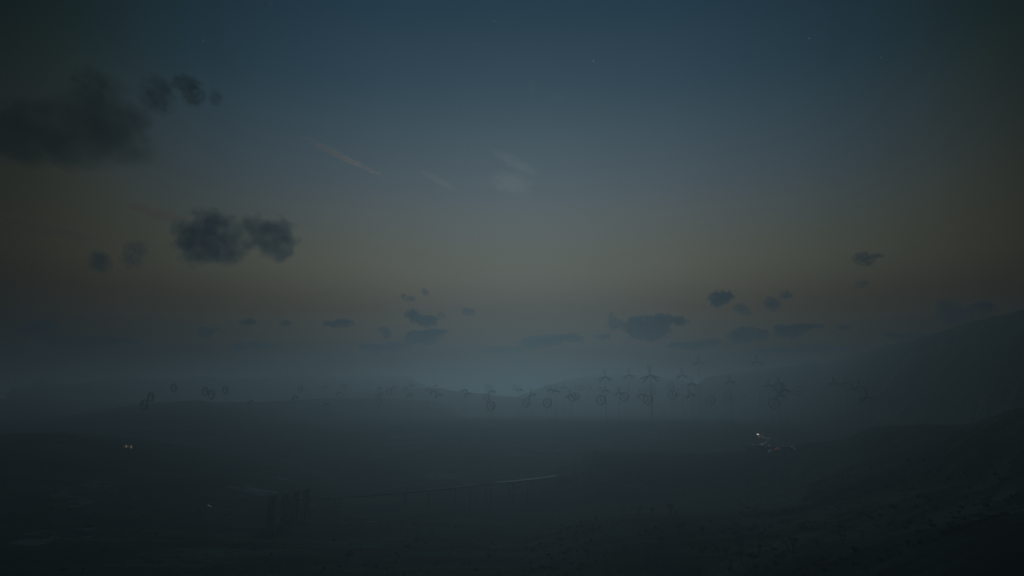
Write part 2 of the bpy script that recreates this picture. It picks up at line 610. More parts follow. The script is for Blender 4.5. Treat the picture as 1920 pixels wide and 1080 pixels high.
# wheel turbines: centre x, y, height in photograph pixels, mast weight
WHEELS = [(270.5, 758.8, 19.5, .35), (282, 744.7, 17.5, .35), (326, 726.8, 15.5, .35), (384.5, 733.8, 16.3, .35), (396.6, 739.3, 17.3, 1.1), (422.5, 730.8, 14.7, .35),
          (563.5, 728.8, 13.5, .35), (644.5, 725.2, 12.5, .35), (710, 750.5, 15, .35), (729.7, 734.7, 13.2, .35), (759.3, 729, 12, .5), (912.5, 744.4, 14.5, .35),
          (920.5, 761, 17.5, .35), (986.7, 755, 16.6, .35), (1026.4, 755.3, 17.5, .35), (914.4, 726.5, 11.7, .7), (964.7, 725.8, 10.8, .7), (1026.3, 726, 10.7, .7),
          (1083.7, 725.5, 12, .7), (1090, 726, 11, .7), (1103.3, 726.8, 12.5, .7), (1073.2, 744.8, 16.7, .9), (1080, 742.7, 14.7, .35), (1126.8, 749.8, 18, .35),
          (1170.6, 743.8, 16.5, .35), (1159, 729.5, 10, .7), (1176, 729.5, 10.5, .7), (1215.2, 749.8, 18.2, .35), (1209.2, 728.8, 12, .7), (1222.3, 725, 12, .7),
          (1223.5, 733, 13, .8), (1258.3, 722, 12.5, .6), (1258, 728, 12.5, .6), (1261.3, 740.9, 16.5, .35), (1267.3, 735.8, 13.5, .6), (1307.3, 728.3, 12, .7),
          (1332.9, 750.5, 17.5, .35), (1363.9, 742, 17, .4), (1451.5, 756.8, 20, .35), (1496.7, 733, 18, .35)]
wheel = make_wheel(False)
wheel_tail = make_wheel(True)
FAR = 0.35
order = sorted(range(len(WHEELS)), key=lambda i: WHEELS[i][0])
rank = {i: k + 1 for k, i in enumerate(order)}
for i, (px, py, hpx, mw) in enumerate(WHEELS):
    d = 1200.0 * 2 * RW / hpx * FAR
    hub = at(px, py, d)
    full = abs(px - 396.6) < 1
    t = place_turbine(wheel_tail if full else wheel, hub, R(10 if hpx > 14 else 60), FAR, mw)
    t.name = 'ring_wind_turbine'
    size = 'large' if hpx >= 16 else ('mid-sized' if hpx >= 13 else 'small')
    tone = 'dark' if px < 430 or hpx > 17 else ('faint' if hpx < 12.2 else 'grey')
    where = 'low in the fog' if py > 748 else ('high over the fog' if py < 730 else 'in the fog')
    shape = 'narrow oval' if px < 500 else ('oval' if px < 1000 else 'round')
    lab = f'{size} {tone} {shape} wheel turbine {where}, {ordinal(rank[i])} wheel from left'
    if full:
        lab = 'dark oval wheel turbine with hooked arm and long tail vane, by the left ridge crest'
    tag(t, lab, 'wind turbine', 'wheel-shaped wind turbines in the fog')

# forked turbines: hub x, y, arm length in pixels, rotor state, mast weight, real arm length
P_, Q_ = R(2), R(17)
FORKS = [(469, 750.5, 11, Q_, .3), (552.5, 742.5, 11.5, Q_, .3), (609, 723.5, 8.5, Q_, .3), (635, 735, 10, Q_, .3), (610.5, 756, 11, Q_, .3), (711.5, 737.5, 10, Q_, .3),
         (711, 726.5, 7.5, P_, .6), (737.5, 725, 9.5, Q_, .3), (768, 738.5, 10.5, Q_, .3), (773, 720.8, 8, P_, .6), (803.7, 730, 8.5, P_, .6), (810.8, 733.3, 10, Q_, .3),
         (816.5, 722, 8, P_, .6), (821, 739, 10.8, Q_, .3), (871, 730, 9.5, P_, .7), (876.5, 736.5, 10, Q_, .3), (923, 732, 10, P_, .8), (974.5, 729, 9.7, P_, .9),
         (996.5, 738.5, 11, Q_, .3), (1033, 729, 10, P_, .9), (1042.5, 731.5, 10.8, P_, 1), (1057.5, 724.5, 8.8, P_, .7), (1068.5, 740, 11, P_, .5), (1125.3, 726, 8, P_, .7),
         (1134.8, 730.5, 10.3, P_, .9), (1160.4, 735.3, 11, P_, 1), (1201.5, 738.5, 11.7, Q_, .3), (1297, 718.3, 11, P_, 1), (1294, 739, 12.5, Q_, .3), (1368.7, 714.4, 12, P_, 1),
         (1441, 721, 12, P_, .9), (1460, 717, 12, P_, .8), (1456, 727.5, 10, P_, .5), (1460.7, 740.8, 13.5, Q_, .3), (1467.8, 729.8, 13, Q_, .3), (1471.5, 730.8, 13, P_, .8),
         (1563, 716.5, 12, P_, .7), (1585, 716.5, 12, P_, .8), (1598.5, 727, 12.5, P_, .6), (1611.3, 723.8, 14, P_, .9), (1625.5, 744, 17, P_, .6)]
BIGF = [(1219, 703, 20.5, P_, 1.15), (1134.5, 706, 16, P_, .9), (1179, 702.5, 13.5, P_, .8), (1279, 702.5, 14, P_, .8), (1310, 677.5, 14, P_, .9), (1419.5, 677, 15.5, P_, 1)]
fork = make_fork()
allf = [(f, 20.0) for f in FORKS] + [(f, 50.0) for f in BIGF]
rk = {id(f): k + 1 for k, (f, _) in enumerate(sorted([a for a in allf if a[1] == 20.0], key=lambda a: a[0][0]))}
rb = {id(f): k + 1 for k, (f, _) in enumerate(sorted([a for a in allf if a[1] == 50.0], key=lambda a: a[0][0]))}
for f, LL in allf:
    px, py, lpx, spin, mw = f
    s = LL / 20.0
    d = min(1200.0 * LL / lpx * (0.35 if LL == 20.0 else 0.28), 1000.0 if LL == 20.0 else 930.0)
    s = lpx * d / 1200.0 / 20.0
    t = place_turbine(fork, at(px, py, d), spin, s, mw)
    t.name = 'forked_wind_turbine'
    if LL == 50.0:
        names = ['huge pale forked turbine above a row of small wheels, leftmost of the huge ones',
                 'huge barely visible turbine with forked blades fading before the distant rounded hill',
                 'huge grey turbine with forked blades, tallest and clearest above the fog centre',
                 'huge almost invisible turbine with forked blades right of the rounded hill',
                 'huge faint forked turbine high against the low clouds, left of another high one',
                 'huge turbine with forked blades high above the foot of the long right slope']
        lab = names[rb[id(f)] - 1]
        grp = 'huge forked turbines beyond the fog'
    else:
        pose = 'upright' if spin == P_ else 'tilted'
        tone = 'faint' if lpx < 9 else ('dark' if lpx > 11.4 else 'grey')
        where = 'low in the fog' if py > 737 else ('above its neighbours' if py < 724 else 'in the fog')
        lab = f'{tone} turbine with {pose} forked blades {where}, {ordinal(rk[id(f)])} small one from left'
        grp = 'small forked turbines in the fog'
    tag(t, lab, 'wind turbine', grp)


def drop(o):
    for ch in list(o.children):
        drop(ch)
    bpy.data.objects.remove(o, do_unlink=True)


for o in (wheel, wheel_tail, fork):
    drop(o)

# ------------------------------------------------------------------ aircraft low in the fog
a = empty('aircraft', at(1397, 744.5, 800))
m = MB()
m.lathe([(0.2, -12), (1.3, -9), (2.0, -3), (2.1, 3), (1.3, 10), (0.4, 15)], 12)
m.build('fuselage', M_STEEL, a, True)
for sgn in (-1, 1):
    m = MB()
    xs = ((1.6, -5, 4, .9), (9, -3.5, 2.4, .55), (18, -0.5, 1.6, .3))
    vs, fs = [], []
    for x, y0, y1, tk in xs:
        vs += [(sgn * x, y0, -tk / 2), (sgn * x, y1, -tk / 2), (sgn * x, y1, tk / 2), (sgn * x, y0, tk / 2)]
    for i in range(2):
        for j in range(4):
            fs.append((i * 4 + j, i * 4 + (j + 1) % 4, i * 4 + 4 + (j + 1) % 4, i * 4 + 4 + j))
    fs += [(0, 1, 2, 3), (11, 10, 9, 8)]
    m.add(vs, fs)
    m.build('wing', M_STEEL, a)
m = MB()
m.box((0, 13, 1.8), (0.5, 3.2, 3.6))
m.box((0, 13.6, 3.7), (9, 2.2, 0.4))
m.build('tail', M_STEEL, a)
a.scale = (0.37, 0.37, 0.37)
a.rotation_euler = (R(8), R(-34), R(-30))
tag(a, 'small dark aircraft banking low in the fog, right of a wheel turbine', 'aircraft')

# ------------------------------------------------------------------ industrial building on the far left plateau
p = at(78, 723.5, 1830)
p.z = h1(p.x, p.y)
k = 1830 / 1200.0
b = empty('industrial_building', p)
zt = 4 * k
m = MB()
m.box((-1.5 * k, 0, zt * 0.5 + 2 * k), (15 * k, 10 * k, 9 * k))
m.build('hall', M_CONC, b)
m = MB()
m.add([(-8 * k, -5.3 * k, 8.3 * k), (6.3 * k, -5.3 * k, 8.3 * k), (6.3 * k, 5.3 * k, 8.3 * k), (-8 * k, 5.3 * k, 8.3 * k),
       (-4.5 * k, -5.3 * k, 11.2 * k), (6.0 * k, -5.3 * k, 11.8 * k), (6.0 * k, 5.3 * k, 11.8 * k), (-4.5 * k, 5.3 * k, 11.2 * k)],
      [(3, 2, 1, 0), (4, 5, 6, 7), (0, 1, 5, 4), (1, 2, 6, 5), (2, 3, 7, 6), (3, 0, 4, 7)])
m.build('roof', M_ROOF, b)
m = MB()
m.box((-10 * k, 0, 4.4 * k), (4.6 * k, 8 * k, 8 * k))
m.build('side_block', M_CONC, b)
m = MB()
m.tube([(5.2 * k, 0, 11.4 * k), (17 * k, 0, 13.4 * k)], 0.35 * k, 6)
m.build('crane_boom', M_STEEL, b)
m = MB()
m.tube([(5.2 * k, 1.2 * k, 11.0 * k), (14 * k, 1.2 * k, 13.4 * k)], 0.25 * k, 6)
m.build('crane_boom', M_STEEL, b)
m = MB()
for q in range(5):
    m.box(((-6 + 2.4 * q) * k, -5.05 * k, 4.6 * k), (1.3 * k, 0.25 * k, 1.6 * k))
m.build('window_band', M_GLASS, b)
tag(b, 'blocky dim building with sloping roof and thin booms on the far left plateau', 'building')

# ------------------------------------------------------------------ elevated road
DECK = [(-40, 951), (45, 948), (160, 946), (290, 943.6), (400, 941.2), (480, 939), (579, 934.8), (671, 929.5), (720, 925.8), (804, 918), (882, 910.5), (955, 902.8), (1007, 897),
        (1057, 890), (1104, 884), (1158, 876.5), (1205, 870)]
DZ = [2.0, 2.0, 2.2, 3.0, 4.2, 5.6, 7.5, 9.5, 10.6, 12, 13, 13, 13, 13, 13, 13, 13]
line = []
for (px, py), dz in zip(DECK, DZ):
    r = ray(px, py)
    t = (dz - CAMZ) / r.z
    line.append(Vector((r.x * t, r.y * t, dz)))
fine = []
for i in range(len(line) - 1):
    p0, p1, p2, p3 = line[max(i - 1, 0)], line[i], line[i + 1], line[min(i + 2, len(line) - 1)]
    for q in range(8):
        s = q / 8.0
        fine.append(0.5 * ((2 * p1) + (p2 - p0) * s + (2 * p0 - 5 * p1 + 4 * p2 - p3) * s * s + (3 * p1 - p0 - 3 * p2 + p3) * s ** 3))
fine.append(line[-1])


def sweep(mb, prof):
    """sweep a closed (across, up) outline along the road"""
    n = len(prof)
    vs, fs = [], []
    for i, pnt in enumerate(fine):
        t = (fine[min(i + 1, len(fine) - 1)] - fine[max(i - 1, 0)]).normalized()
        sd = Vector((t.y, -t.x, 0)).normalized()      # towards the camera side
        for ac, upz in prof:
            vs.append(pnt + sd * ac + Vector((0, 0, upz)))
    for i in range(len(fine) - 1):
        for j in range(n):
            fs.append((i * n + j, i * n + (j + 1) % n, (i + 1) * n + (j + 1) % n, (i + 1) * n + j))
    fs.append(tuple(range(n)))
    fs.append(tuple((len(fine) - 1) * n + j for j in range(n))[::-1])
    mb.add(vs, fs)


def wet_asphalt():
    m, nt, out = new_mat('wet_asphalt')
    b = nt.nodes.new('ShaderNodeBsdfPrincipled')
    geo = nt.nodes.new('ShaderNodeNewGeometry')
    nz = nt.nodes.new('ShaderNodeTexNoise')
    nz.inputs['Scale'].default_value = 0.05
    nz.inputs['Detail'].default_value = 3
    nt.links.new(geo.outputs['Position'], nz.inputs['Vector'])
    cr = nt.nodes.new('ShaderNodeValToRGB')
    cr.color_ramp.elements[0].position = 0.44
    cr.color_ramp.elements[1].position = 0.53
    cr.color_ramp.elements[0].color = (0.9, 0.9, 0.9, 1)
    cr.color_ramp.elements[1].color = (0.58, 0.58, 0.58, 1)
    nt.links.new(nz.outputs['Fac'], cr.inputs['Fac'])
    nt.links.new(cr.outputs['Color'], b.inputs['Roughness'])
    b.inputs['Base Color'].default_value = (0.05, 0.05, 0.05, 1)
    b.inputs['Specular IOR Level'].default_value = 0.13
    nt.links.new(b.outputs['BSDF'], out.inputs['Surface'])
    return m


via = empty('elevated_road', (0, 0, 0))
m = MB()
sweep(m, [(-3.6, 0.0), (3.6, 0.0), (3.4, -0.35), (1.8, -0.8), (-1.8, -0.8), (-3.4, -0.35)])
m.build('road_deck', wet_asphalt(), via)
for sgn in (1, -1):
    m = MB()
    a0, a1 = (3.25, 3.55) if sgn > 0 else (-3.55, -3.25)
    hgt = 0.36 if sgn > 0 else 0.25
    sweep(m, [(a0, 0.003), (a0, hgt), (a1, hgt), (a1, 0.003)])
    m.build('parapet', M_CONC, via)
piers = [(762, 770), (805, 812), (845, 851), (882, 890), (915, 921), (955, 962), (990, 998), (1040, 1046), (1100, 1106), (640, 647)]
fu = [(pnt.x / pnt.y, pnt) for pnt in fine]
for pr in piers:
    for px in pr:
        u = (px - 960) / 1200.0
        pnt = min(fu, key=lambda q: abs(q[0] - u * 0.985))[1]
        gz = h1(pnt.x, pnt.y)
        m = MB()
        topz = pnt.z - 0.803
        m.box((pnt.x, pnt.y, (gz - 1 + topz) / 2), (0.9, 1.6, topz - gz + 1))
        m.build('pier', M_CONC, via)
tag(via, 'dark elevated road on pairs of piers crossing the valley floor', 'elevated road')

# tall concrete pylons in front of the road
PYL = [(506, 934.5, 988, 11), (531, 929, 984, 8), (552, 924.5, 979, 9), (571, 920.5, 974, 10)]
pos = ['nearest and widest', 'second', 'third', 'farthest']
for i, (px, y0, y1, w) in enumerate(PYL):
    base = hit(px, y1)
    k = base.y / 1200.0
    hh = (y1 - y0) * k
    e = empty('concrete_pylon', base, R(-20))
    m = MB()
    m.box((-0.5 * w * k * 0.62, 0, (hh - 5 * k) / 2 - 0.4), (w * k * 0.36, 2.4, hh - 5 * k + 0.8))
    m.build('shaft', M_CONC, e)
    m = MB()
    m.box((0.5 * w * k * 0.62, 0, (hh - 5 * k) / 2 - 0.4), (w * k * 0.36, 2.4, hh - 5 * k + 0.8))
    m.build('shaft', M_CONC, e)
    m = MB()
    m.box((0, 0, hh - 5 * k + 1.2 * k), (w * k * 1.15, 3.0, 2.4 * k))
    m.box((w * k * 0.28, 0, hh - 1.3 * k), (w * k * 0.55, 2.6, 2.6 * k))
    m.build('head_block', M_CONC, e)
    tag(e, f'dark twin-shaft concrete pylon with block head before the road, {pos[i]} of the four', 'pylon', 'concrete pylons in front of the road')

# ------------------------------------------------------------------ Joshua trees
def joshua(seed, dense):
    rg = random.Random(seed)
    root = empty('joshua_tree')
    tr = MB()
    cr = MB()

    def tuft(p, d, s):
        d = d.normalized()
        for k in range(34):
            v = Vector((rg.gauss(0, 1), rg.gauss(0, 1), rg.gauss(0, 1))).normalized()
            v = (v + d * 0.75).normalized()
            sd = v.cross(Vector((rg.gauss(0, 1), rg.gauss(0, 1), rg.gauss(0, 1)))).normalized()
            ln = s * rg.uniform(0.75, 1.15)
            q = p - d * rg.uniform(0, s * 0.5)
            w = s * 0.11
            cr.add([q + sd * w * 0.5, q - sd * w * 0.5, q + v * ln * 0.6 - sd * w * 0.4, q + v * ln, q + v * ln * 0.6 + sd * w * 0.4],
                   [(0, 1, 2, 3, 4)])

    def branch(p, d, ln, r, lev):
        pts, rs = [p], [r]
        q = p.copy()
        dd = d.copy()
        for i in range(3):
            dd = (dd + Vector((rg.uniform(-.2, .2), rg.uniform(-.2, .2), 0.16))).normalized()
            q = q + dd * (ln / 3)
            pts.append(q.copy())
            rs.append(r * (1 - 0.13 * (i + 1)))
        tr.tube(pts, rs, 7)
        if lev == 0:
            tuft(q, dd, 0.10 + 0.035 * rg.random())
            return
        n = rg.choice((2, 3)) if not dense else 3
        a0 = rg.uniform(0, 6.28)
        for j in range(n):
            an = a0 + j * 6.28 / n + rg.uniform(-.4, .4)
            ax = Vector((math.cos(an), math.sin(an), 0))
            nd = (dd * 0.75 + ax * rg.uniform(0.6, 1.0) + Vector((0, 0, 0.3))).normalized()
            branch(q - dd * 0.01, nd, ln * rg.uniform(0.6, 0.85), r * 0.66, lev - 1)

    branch(Vector((0, 0, -0.05)), Vector((rg.uniform(-.1, .1), rg.uniform(-.1, .1), 1)).normalized(), 0.34, 0.045, 2 if not dense else 3)
    top = max(v.z for v in cr.v)
    for mb in (tr, cr):
        for v in mb.v:
            v /= top
    tr.build('trunk', M_BARK, root)
    cr.build('crown', M_LEAF, root)
    return root


PROTO = [joshua(s, d) for s, d in ((3, False), (8, False), (15, False), (21, True), (30, True))]
# base x, base y, height in photograph pixels, kind, place
TREES = [(1200, 969, 19, 1, 'crest'), (1224, 968, 15, 3, 'crest'), (1256, 968, 23, 4, 'crest'), (1268, 969, 11, 0, 'crest'), (1090, 987, 10, 0, 'crest'), (1100, 985, 8, 2, 'crest'),
         (1119, 983, 14, 3, 'crest'), (1132, 980, 11, 0, 'crest'), (988, 1024, 16, 1, 'crest'), (1033, 1011, 8, 2, 'crest'), (1050, 1002, 10, 0, 'crest'),
         (1211, 1006, 13, 0, 'slope'), (1221, 1008, 8, 3, 'slope'), (1275, 1000, 14, 3, 'slope'), (1318, 1004, 15, 4, 'slope'), (1172, 1041, 15, 0, 'slope'), (1194, 1046, 8, 2, 'slope'),
         (1338, 1045, 12, 2, 'slope'), (1363, 1047, 18, 0, 'slope'), (1240, 1003, 10, 1, 'slope'),
         (1380, 945, 12, 0, 'band'), (1411, 943, 8, 1, 'band'), (1429, 945, 14, 2, 'band'), (1415, 967, 11, 3, 'band'), (1454, 939, 12, 1, 'band'), (1484, 928, 10, 0, 'band'),
         (1490, 903, 7, 2, 'band'), (1470, 964, 12, 0, 'band'), (1490, 962, 10, 2, 'band'), (1514, 957, 10, 1, 'band'), (1555, 907, 8, 0, 'band'), (1593, 895, 7, 2, 'band'),
         (1634, 881, 7, 3, 'band'),
         (1369, 1062, 12, 2, 'near'), (1391, 1056, 22, 1, 'near'), (1424, 1041, 20, 0, 'near'), (1476, 1034, 10, 2, 'near'), (1487, 1034, 25, 0, 'near'), (1533, 1030, 16, 3, 'near'),
         (1546, 1024, 10, 1, 'near'), (1580, 1022, 20, 2, 'near'), (1616, 1012, 17, 1, 'near'), (1705, 1040, 16, 0, 'near'), (1440, 1040, 9, 2, 'near'),
         (652, 1056, 18, 3, 'low'), (694, 1061, 13, 2, 'low'), (640, 1050, 10, 0, 'low'), (915, 1047, 12, 1, 'low'), (927, 1045, 12, 0, 'low'),
         (1827, 792, 7, 3, 'sky'), (1850, 786, 6, 4, 'sky'), (1859, 784, 5, 3, 'sky')]
PLACE = {'crest': ('on the central foreground hill crest', 'Joshua trees along the central foreground hill crest'),
         'slope': ('on the near slope of the central hill', 'Joshua trees on the near slope of the central hill'),
         'band': ('on the dim middle slope at the right', 'Joshua trees on the middle right slope'),
         'near': ('on the nearest rise at lower right', 'Joshua trees on the nearest lower right rise'),
         'low': ('on low ground at the bottom edge', 'Joshua trees on the low bottom ground'),
         'sky': ('on the dark right-hand hill skyline', 'Joshua trees on the right hill skyline')}
cnt = {}
for i, tinfo in enumerate(sorted(TREES, key=lambda q: q[0])):
    px, py, hpx, kd, pl = tinfo
    cnt[pl] = cnt.get(pl, 0) + 1
    same = [q[2] for q in TREES if q[4] == pl]
    p = hit(px, py)
    t = copy_tree(PROTO[kd])
    t.name = 'joshua_tree'
    t.location = (p.x, p.y, p.z - 0.05)
    s = hpx * p.y / 1200.0
    t.scale = (s, s, s)
    t.rotation_euler = (0, 0, random.uniform(0, 6.28))
    look = 'bushy' if kd >= 3 else 'sparse'
    size = 'tallest' if hpx == max(same) else ('small' if hpx < 11 else 'spiky')
    tag(t, f'{size} {look} Joshua tree {PLACE[pl][0]}, {ordinal(cnt[pl])} from left', 'tree', PLACE[pl][1])
for o in PROTO:
    drop(o)

# desert scrub: one mass of small leaf clumps nobody could count
m = MB()
rg = random.Random(5)
regions = [(980, 1420, 975, 1078, 170), (1380, 1900, 1030, 1078, 70), (1380, 1900, 850, 1010, 200), (500, 960, 950, 1078, 90), (0, 500, 940, 1075, 40), (1050, 1600, 850, 950, 100)]
for x0, x1, y0, y1, n in regions:
    for _ in range(n):
        p = hit(rg.uniform(x0, x1), rg.uniform(y0, y1))
        sz = rg.uniform(0.5, 1.4)
        for k in range(16):
            v = Vector((rg.gauss(0, 1), rg.gauss(0, 1), abs(rg.gauss(0, 0.8)) + 0.2)).normalized()
            sd = v.cross(Vector((rg.gauss(0, 1), rg.gauss(0, 1), rg.gauss(0, 1)))).normalized()
            q = p + Vector((rg.uniform(-.4, .4) * sz, rg.uniform(-.4, .4) * sz, -0.05))
            m.add([q + sd * 0.1 * sz, q - sd * 0.1 * sz, q + v * sz - sd * 0.16 * sz, q + v * sz * 1.1 + sd * 0.16 * sz], [(0, 1, 2, 3)])
o = m.build('scrub', M_SCRUB)
tag(o, 'low dark desert scrub scattered over the valley floor and hills', kind='stuff')

# ------------------------------------------------------------------ lit huts at the left
for i, (px, py) in enumerate(((235.0, 839.8), (244.2, 841.0))):
    p = hit(px, py)
    k = p.y / 1200.0
    e = empty('lit_hut', p, R(6))
    m = MB()
    m.box((0, 2.2 * k, 2.9 * k), (7.0 * k, 3.8 * k, 6.4 * k))
    m.build('body', M_WALL, e)
    m = MB()
    m.box((0.9 * k, 2.0 * k, 6.35 * k), (9.0 * k, 5.0 * k, 0.5 * k))
    m.build('roof', M_ROOF, e)
    m = MB()
    m.box((1.0 * k, 0.24 * k, 2.7 * k), (3.6 * k, 0.12 * k, 5.0 * k))
    m.build('doorway', L_DOOR, e)
    m = MB()
    m.box((1.9 * k, 0.16 * k, 2.6 * k if i == 0 else 2.4 * k), (1.0 * k, 0.14 * k, 5.0 * k))
    m.build('lamp_strip', L_DIM, e)
    m = MB()
    m.box((-2.4 * k, 0.2 * k, 3.2 * k), (0.9 * k, 0.12 * k, 4.0 * k))
    m.build('window', L_DOOR, e)
    side = 'left' if i == 0 else 'right'
    tag(e, f'small hut with warm lit doorway on the dark left plain, {side} of two', 'hut', 'lit huts on the left plain')

# ------------------------------------------------------------------ small settlement at the right
BLD = [(1431, 846, 13, 8, 0, 'long low building with one bright window bar at the settlement centre'),
       (1447, 848, 12, 6, 1, 'low shed with a cold blue doorway at the settlement front'),
       (1459, 846, 14, 7, 2, 'shed with orange lit windows at the right of the settlement'),
       (1437, 838, 10, 10, 3, 'two-storey block with a cluster of pale lights above the long building'),
       (1408, 845, 12, 5, 4, 'unlit flat-roofed shed at the left end of the settlement'),
       (1486, 845, 14, 5, 5, 'low shed with a small blue window, farthest right of the settlement'),
       (1421, 841, 9, 6, 6, 'small dim cabin beside the flat-roofed shed in the settlement')]
for px, py, w, hgt, kd, lab in BLD:
    p = hit(px, py)
    k = p.y / 1200.0
    e = empty('building', (p.x, p.y, p.z - 0.3), R(random.uniform(-12, 12)))
    W, H, D = w * k, hgt * k + 0.3, 6.0
    m = MB()
    m.box((0, D / 2, H / 2), (W, D, H))
    m.build('wall', M_WALL, e)
    m = MB()
    m.add([(-W / 2 - .3, -.3, H + .003), (W / 2 + .3, -.3, H + .003), (W / 2 + .3, D + .3, H + .003), (-W / 2 - .3, D + .3, H + .003),
           (-W / 2 - .3, -.3, H + .2), (W / 2 + .3, -.3, H + .2), (W / 2 + .3, D + .3, H + .9), (-W / 2 - .3, D + .3, H + .9)],
          [(3, 2, 1, 0), (4, 5, 6, 7), (0, 1, 5, 4), (1, 2, 6, 5), (2, 3, 7, 6), (3, 0, 4, 7)])
    m.build('roof', M_ROOF, e)

    def win(dx, dz, ww, wh, mt, nm='window'):
        q = MB()
        q.box((dx * k, -0.06, dz * k), (ww * k, 0.12, wh * k))
        q.build(nm, mt, e)
    if kd == 0:
        win(5.6, 4.7, 2.2, 1.0, L_DIM)
        win(-3.5, 4.2, 1.4, .5, L_BLUE)
    elif kd == 1:
        win(-5.3, 2.5, 1.0, 2.8, L_BLUE, 'door')
        win(-1.2, 4.3, 2.4, .8, L_BLUE)
    elif kd == 2:
        win(-4.6, 4.3, 1.1, 1.0, L_ORANGE)
        win(0.0, 6.2, 1.6, .7, L_ORANGE)
        win(3.2, 5.0, 1.2, 1.6, L_DOOR)
    elif kd == 3:
        win(-2.2, 8.4, 1.0, 1.8, L_DIM)
        win(-0.6, 7.2, 1.2, 1.2, L_DIM)
        win(0.6, 7.8, .8, 1.0, L_DOOR)
    elif kd == 5:
        win(4.2, 4.0, 1.5, .9, L_BLUE)
    else:
        win(-2.0, 3.0, 1.6, 1.0, M_GLASS)
    tag(e, lab, 'building', 'buildings of the small settlement')


def lamp_post(px, py, drop_px, mt, size, lab, cat='lamp', grp=None):
    b = hit(px, py + drop_px)
    k = b.y / 1200.0
    top = at(px, py, b.y)
    hh = max(top.z - b.z, 1.0)
    e = empty('lamp_post', b)
    m = MB()
    m.tube([(0, 0, -0.3), (0, 0, hh)], [0.12, 0.07], 8)
    m.build('post', M_STEEL, e)
    m = MB()
    m.box((0, -0.35, hh + 0.12), (size * 1.3, 0.9, 0.16))
    shade = m.build('shade', M_STEEL, e)
    m = MB()
    m.box((0, -0.35, hh - size * 0.18), (size, 0.5, size * 0.45))
    bulb = m.build('bulb', mt, shade)
    tag(e, lab, cat, grp)


LAMPS = [(1423, 813.5, 32, L_BRIGHT, 1.7, 'tall mast with the single brightest floodlight at the settlement top left'),
         (1424.5, 818.6, 26, L_DIM, 1.3, 'dim lamp post directly under the brightest floodlight'),
         (1427.5, 816.4, 24, L_FAINT, 1.5, 'faint lamp post, upper end of the slanting lamp string'),
         (1430.5, 817.4, 24, L_FAINT, 1.6, 'faint lamp post, second on the slanting lamp string'),
         (1432.2, 820.2, 20, L_DIM, 1.0, 'lamp post at the bend of the slanting lamp string'),
         (1433.2, 812.4, 28, L_FAINT, 1.6, 'faint high lamp post right of the brightest floodlight'),
         (1436.4, 821.4, 18, L_DIM, 0.9, 'lamp post first in the level row of three lamps'),
         (1440.5, 821.4, 18, L_DIM, 1.0, 'lamp post in the middle of the level row of three lamps'),
         (1443.7, 821.4, 18, L_DIM, 0.9, 'lamp post last in the level row of three lamps'),
         (1440.4, 826.4, 14, L_FAINT, 1.5, 'faint lamp post just below the level row of three lamps'),
         (1425.4, 833.6, 9, L_FAINT, 1.8, 'faint lamp post at the low left curve of lamps, lowest one'),
         (1427.2, 832.4, 10, L_FAINT, 1.8, 'faint lamp post in the low left curve of lamps, middle one'),
         (1430.4, 831.2, 11, L_FAINT, 1.6, 'faint lamp post in the low left curve of lamps, upper one'),
         (1412.6, 832.5, 10, L_FAINT, 1.4, 'very faint lamp post over the flat-roofed shed'),
         (1442.4, 834.4, 8, L_FAINT, 1.6, 'faint lamp post right of the two-storey block'),
         (1455.0, 841.4, 4, L_ORANGE, 0.7, 'short orange lamp post left of the orange-windowed shed'),
         (1484.5, 836.4, 8, L_FAINT, 1.5, 'faint lonely lamp post over the farthest right shed'),
         (1085.4, 864.5, 3, L_DIM, 0.45, 'lone pale lamp post on the edge of the central ridge'),
         (1344.6, 919.4, 4, L_FAINT, 0.6, 'lone faint lamp post on the dim slope below the settlement'),
         (936.6, 912.0, 4, L_ORANGE, 0.22, 'tiny red lamp post beside the elevated road piers'),
         (554, 853.4, 3, L_ORANGE, 0.35, 'tiny lone orange lamp post far off on the left plain')]
for px, py, dp, mt, sz, lab in LAMPS:
    lamp_post(px, py, dp, mt, sz, lab, 'lamp post', 'lamp posts of the small settlement' if 1400 < px < 1490 else None)

# ------------------------------------------------------------------ a car with its headlights on
p = hit(388, 952)
car = empty('car', (p.x, p.y, p.z + 0.02), R(4))
m = MB()
prof = [(-2.2, .35), (-2.25, .8), (-1.5, .92), (-0.9, 1.4), (0.5, 1.42), (1.1, .95), (2.1, .82), (2.25, .5), (2.2, .32)]
vs = [(x, -0.85, z) for x, z in prof] + [(x, 0.85, z) for x, z in prof]
n = len(prof)
fs = [tuple(range(n)), tuple(range(2 * n - 1, n - 1, -1))] + [(i, i + n, (i + 1) % n + n, (i + 1) % n) for i in range(n)]
m.add(vs, fs)
m.build('body', M_CARP, car)
for sgn in (-1, 1):
    m = MB()
    m.add([(-1.3, sgn * .86, .95), (.9, sgn * .86, .95), (.42, sgn * .86, 1.33), (-.85, sgn * .86, 1.33)], [(0, 1, 2, 3) if sgn < 0 else (3, 2, 1, 0)])
    m.build('side_window', M_GLASS, car)
    for x in (-1.4, 1.35):
        m = MB()
        m.ring([(0.12, sgn * .66), (0.34, sgn * .66), (0.34, sgn * .88), (0.12, sgn * .88)], 18)
        w = m.build('wheel', M_TYRE, car)
        w.location = (x, 0, .34)
        m = MB()
        m.lathe([(0.02, sgn * .885), (0.13, sgn * .875), (0.17, sgn * .84)] if sgn > 0 else [(0.17, sgn * .84), (0.13, sgn * .875), (0.02, sgn * .885)], 14)
        m.build('rim', M_STEEL, w)
    m = MB()
    m.box((2.24, sgn * .6, .66), (0.08, .34, .14))
    m.build('headlight', L_HEAD, car)
tag(car, 'small dark car with headlights lighting the ground on the left plain', 'car')
sl = bpy.data.lights.new('headlight_beam', 'SPOT')
sl.energy = 140
sl.color = (1.0, 0.95, 0.68)
sl.spot_size = R(46)
sl.spot_blend = 0.8
